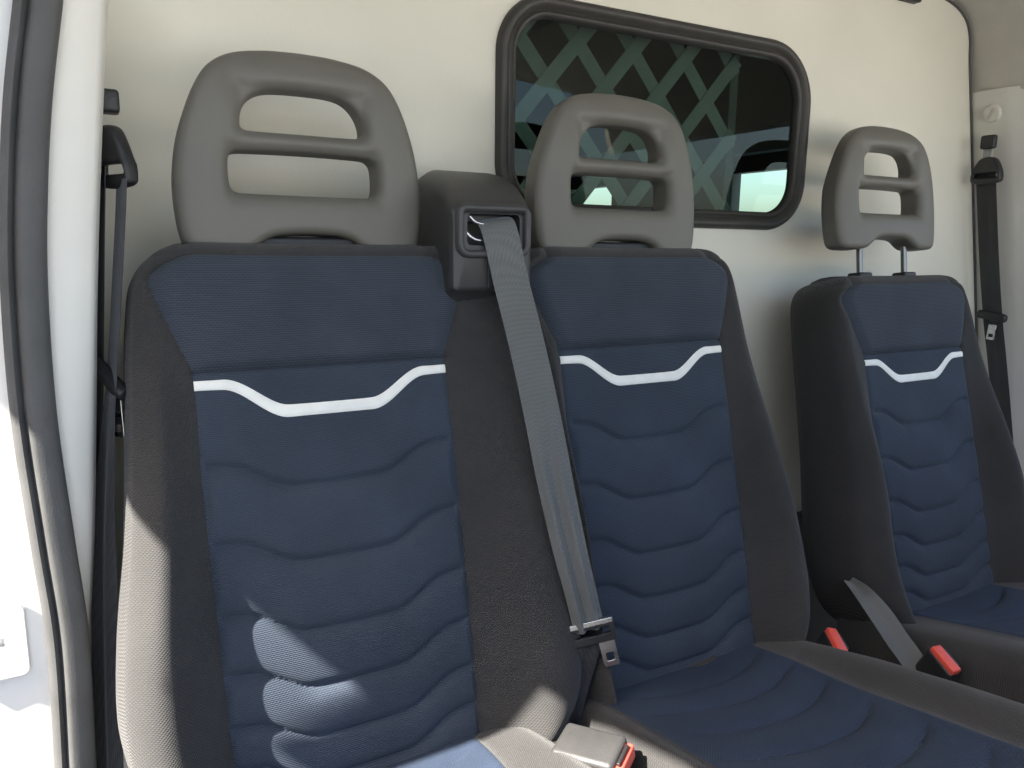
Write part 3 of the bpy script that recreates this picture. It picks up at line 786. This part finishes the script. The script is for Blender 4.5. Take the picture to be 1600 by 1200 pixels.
rbox('belt_stop', (.016, .062, .016), .006, M_BLACKP, nb_, frame(sc, Vector((.85, .35, .3)).normalized(), Vector((.38, -.75, -.55)).normalized(), Vector((.85, .35, .3)).normalized().cross(Vector((.38, -.75, -.55)).normalized())))
sc = np_(185, 652, .915); frame_plate('tongue_blade', .018, .044, (-.006, -.016, .006, -.008), M_STEEL, nb_, frame(sc, Vector((.55, -.83, 0)), (-.03, 0, 1), Vector((-.83, -.55, 0))), .004, .003)
kc = np_(168, 159, .955)
rbox('height_adjuster', (.022, .026, .024), .004, M_BLACKP, nb_, Matrix.Translation(kc))

# ------------------------------------------------------------------ near door pillar (white trim, rubber seal, painted jamb, striker)
pl = empty('door_pillar', (-.03, .95, FLOOR), 'white door pillar with grey rubber seal at the open passenger door', 'door pillar')
edge_r = [(172, -120), (165, 0), (155, 250), (150, 450), (148, 700), (146, 850), (140, 1000), (138, 1150), (138, 1320)]
seal_c = [(72, -120), (62, 0), (46, 150), (39, 300), (40, 450), (55, 650), (85, 850), (108, 1000), (120, 1200), (126, 1320)]
er = spline3([(a, b, 0) for a, b in edge_r], 70); scn = spline3([(a, b, 0) for a, b in seal_c], 70)
V = []; prof_n = 14
for i in range(70):
    y = -120+1440*i/69
    xe = smooth_interp([(b, a) for a, b in edge_r], y); xs = smooth_interp([(b, a) for a, b in seal_c], y)
    a = atY(xs-6, y, .875); b = atY(xe-10, y, .885); c_ = atY(xe, y, .900); zz = b.z
    sec = [Vector((a.x, a.y, zz)), Vector((a.x+(b.x-a.x)*.35, a.y-.002, zz)), Vector((a.x+(b.x-a.x)*.7, a.y+.001, zz)), Vector((b.x, b.y, zz)), Vector(((b.x+c_.x)/2+.001, (b.y+c_.y)/2-.003, zz)), Vector((c_.x, c_.y, zz)), Vector((c_.x+.002, .915, zz)), Vector((c_.x+.001, .95, zz)), Vector((c_.x-.004, 1.0, zz)), Vector((c_.x-.012, YB-.004, zz)), Vector((a.x-.04, YB-.004, zz)), Vector((a.x-.04, .90, zz))]
    V += sec
prof_n = 12
Fc = grid_faces(70, prof_n, cv=True)+[tuple(range(prof_n))[::-1], tuple(range(69*prof_n, 70*prof_n))]
mesh_obj('trim', V, Fc, M_TRIM, pl, sharp=70)
# two-lobe rubber seal
def seal_lobe(name, dx, rad, Y):
    P = [atY(p.x+dx, p.y, Y) for p in scn]; return tube(name, P, rad, M_RUB, pl, 16)
V = []; ns_ = 48
for i, p in enumerate(scn):
    c_ = atY(p.x, p.y, .862); n_ = ns_
    wd = 1.0
    for k in range(ns_):
        an = 2*math.pi*k/ns_
        # cross-section: main lobe with a side lip and a narrow valley between them
        x = math.cos(an)*.0195*wd; y = -math.sin(an)*.012
        val = .009*math.exp(-((x+.0075)/.0024)**2) if y < 0 else 0
        V.append((c_.x-.001+x, c_.y+y+val, c_.z))
mesh_obj('rubber_seal', V, grid_faces(70, ns_, cv=True)+[tuple(range(ns_))[::-1], tuple(range(69*ns_, 70*ns_))], M_RUB, pl, sharp=70)
# painted jamb outboard of the seal
V = []
for i, p in enumerate(scn):
    c_ = atY(p.x-22, p.y, .872)
    for dx, dy in ((.006, .004), (-.02, .0), (-.06, .002), (-.11, .006), (-.15, .02), (-.165, .05), (-.165, .20), (.0, .20)):
        V.append((c_.x+dx, c_.y+dy, c_.z))
mesh_obj('jamb', V, grid_faces(70, 8, cv=True)+[tuple(range(8))[::-1], tuple(range(69*8, 70*8))], M_WHITE, pl, sharp=50)
s0 = atY(8, 1003, .868)
stp = frame_plate('striker_plate', .062, .078, (-.036+.02, -.005, .012, .005), M_WHITE, pl, frame(s0+Vector((-.012, 0, 0)), (1, 0, 0), (0, 0, 1), (0, -1, 0)), .006, .008)
for px_, py_ in ((17, 972), (17, 1036)):
    q = atY(px_, py_, .863); bmx = bmesh.new(); bmesh.ops.create_cone(bmx, segments=18, cap_ends=True, radius1=.0055, radius2=.0045, depth=.004)
    bm_obj('screw', bmx, M_GREYB, stp, stp.matrix_local.inverted() @ rel(pl, frame(q, (1, 0, 0), (0, 0, 1), (0, -1, 0))))

# ------------------------------------------------------------------ far door pillar
fpil = empty('door_pillar', (2.15, .9, FLOOR), 'grey far door pillar trim with round cap beside the driver seat', 'door pillar')
V = []; zs = [FLOOR+.0+i*.05 for i in range(30)]; zs = [z for z in zs if z < .34]+[.352]
for z in zs:
    XR = xr(z); lean = 0
    for x, y in ((XR+.0025, YB+.03), (XR+.0015, 1.06), (XR+.001, 1.03), (XR+.008, 1.005), (XR+.018, .985), (XR+.022, .95), (XR+.024, .80), (XR+.03, .76), (XR+.08, .75), (XR+.08, YB+.03)):
        V.append((x+lean*.5, y, z))
m = 10
mesh_obj('trim', V, grid_faces(len(zs), m, cv=True)+[tuple(range(m))[::-1], tuple(range((len(zs)-1)*m, len(zs)*m))], M_TRIM2, fpil, sharp=35)
q = fp(1550, 177, -.004)
bmx = bmesh.new(); bmesh.ops.create_cone(bmx, segments=32, cap_ends=True, radius1=.020, radius2=.017, depth=.008)
cp = bm_obj('round_cap', bmx, M_TRIM2, fpil, frame(q, (0, -1, 0), (-.2425, 0, .970), (-.970, 0, -.2425)))
bmx = rbox_bm(.024, .005, .003, .001); bm_obj('cap_mark', bmx, M_LIN, cp, Matrix.Translation((0, 0, .0048)) @ Matrix.Rotation(R(55), 4, 'Z'))

# ------------------------------------------------------------------ buckles
def buckle(label, p, axis, face, red_slot=True, stalk_to=None, cat='belt buckle', sc_=1):
    """buckle body along axis (pointing out of the seat), press button at its end"""
    ax = Vector(axis).normalized(); fx = Vector(face); fx = (fx-ax*fx.dot(ax)).normalized(); sd = ax.cross(fx)
    b = empty('belt_buckle', p-ax*.05, label, cat, 'seat belt buckles')
    Mx = frame(p, sd, ax, fx)
    rbox('housing', (.048*sc_, .070*sc_, .027*sc_), .006, M_TOWER if sc_ > 1 else M_BLACKP, b, Mx @ Matrix.Translation((0, -.036*sc_, 0)))  # sunlit buckle takes a lighter plastic, part of its sun is in the colour
    rbox('release_button', (.044*sc_, .012*sc_, .017*sc_), .003, M_RED, b, Mx @ Matrix.Translation((0, .0005, -.003)))
    rbox('tongue_slot', (.028*sc_, .004, .004), .0008, M_BLACKP, b, Mx @ Matrix.Translation((0, .002, .0085*sc_)))
    if stalk_to is not None:
        a = p-ax*.068*sc_; tube('stalk', spline3([a, (a+Vector(stalk_to))*.5+Vector((0, .01, .01)), stalk_to], 14), .007, M_BLACKP, b, 10)
    return b
p1 = atX(1309, 1003, .94)
def buckle_px(label, q0, q1, X, wpx):
    pass
b1 = buckle('black belt buckle with red button beside the bench cushion edge', p1, (.10, -.42, .9), (.75, -.25, -.2), stalk_to=(.93, .74, -.74))
p2 = atX(1479, 1031, 1.06)
b2 = buckle('black belt buckle with red button tucked against the driver cushion', p2, (-.05, -.45, .88), (.8, -.2, .2), stalk_to=(1.05, .72, -.78))
p3 = atY(972, 1190, .585)
b3 = buckle('sunlit belt buckle lying against the middle cushion side, red button end', p3, (.45, -.72, .08), (-.25, .1, .9), stalk_to=(XM-.23, .74, -.68), sc_=1.05)
# loose strap between bench and driver seat
st_ = empty('lap_strap', (1.05, .75, -.7), 'grey webbing strap falling between the bench and the driver seat', 'strap')
C_ = spline3([atX(1312, 893, 1.24), atX(1326, 906, 1.10), atX(1346, 924, 1.045), atX(1375, 960, 1.04), atX(1402, 1000, 1.045), atX(1425, 1032, 1.05), atX(1440, 1062, 1.05)], 40)
ribbon('webbing', C_, [Vector((.75, -.25, .35))]*40, lambda q: .010+.026*sstep(0, .55, q), M_WEB, st_, cols=9, fold=lambda q, s: .002*math.cos(s*6))
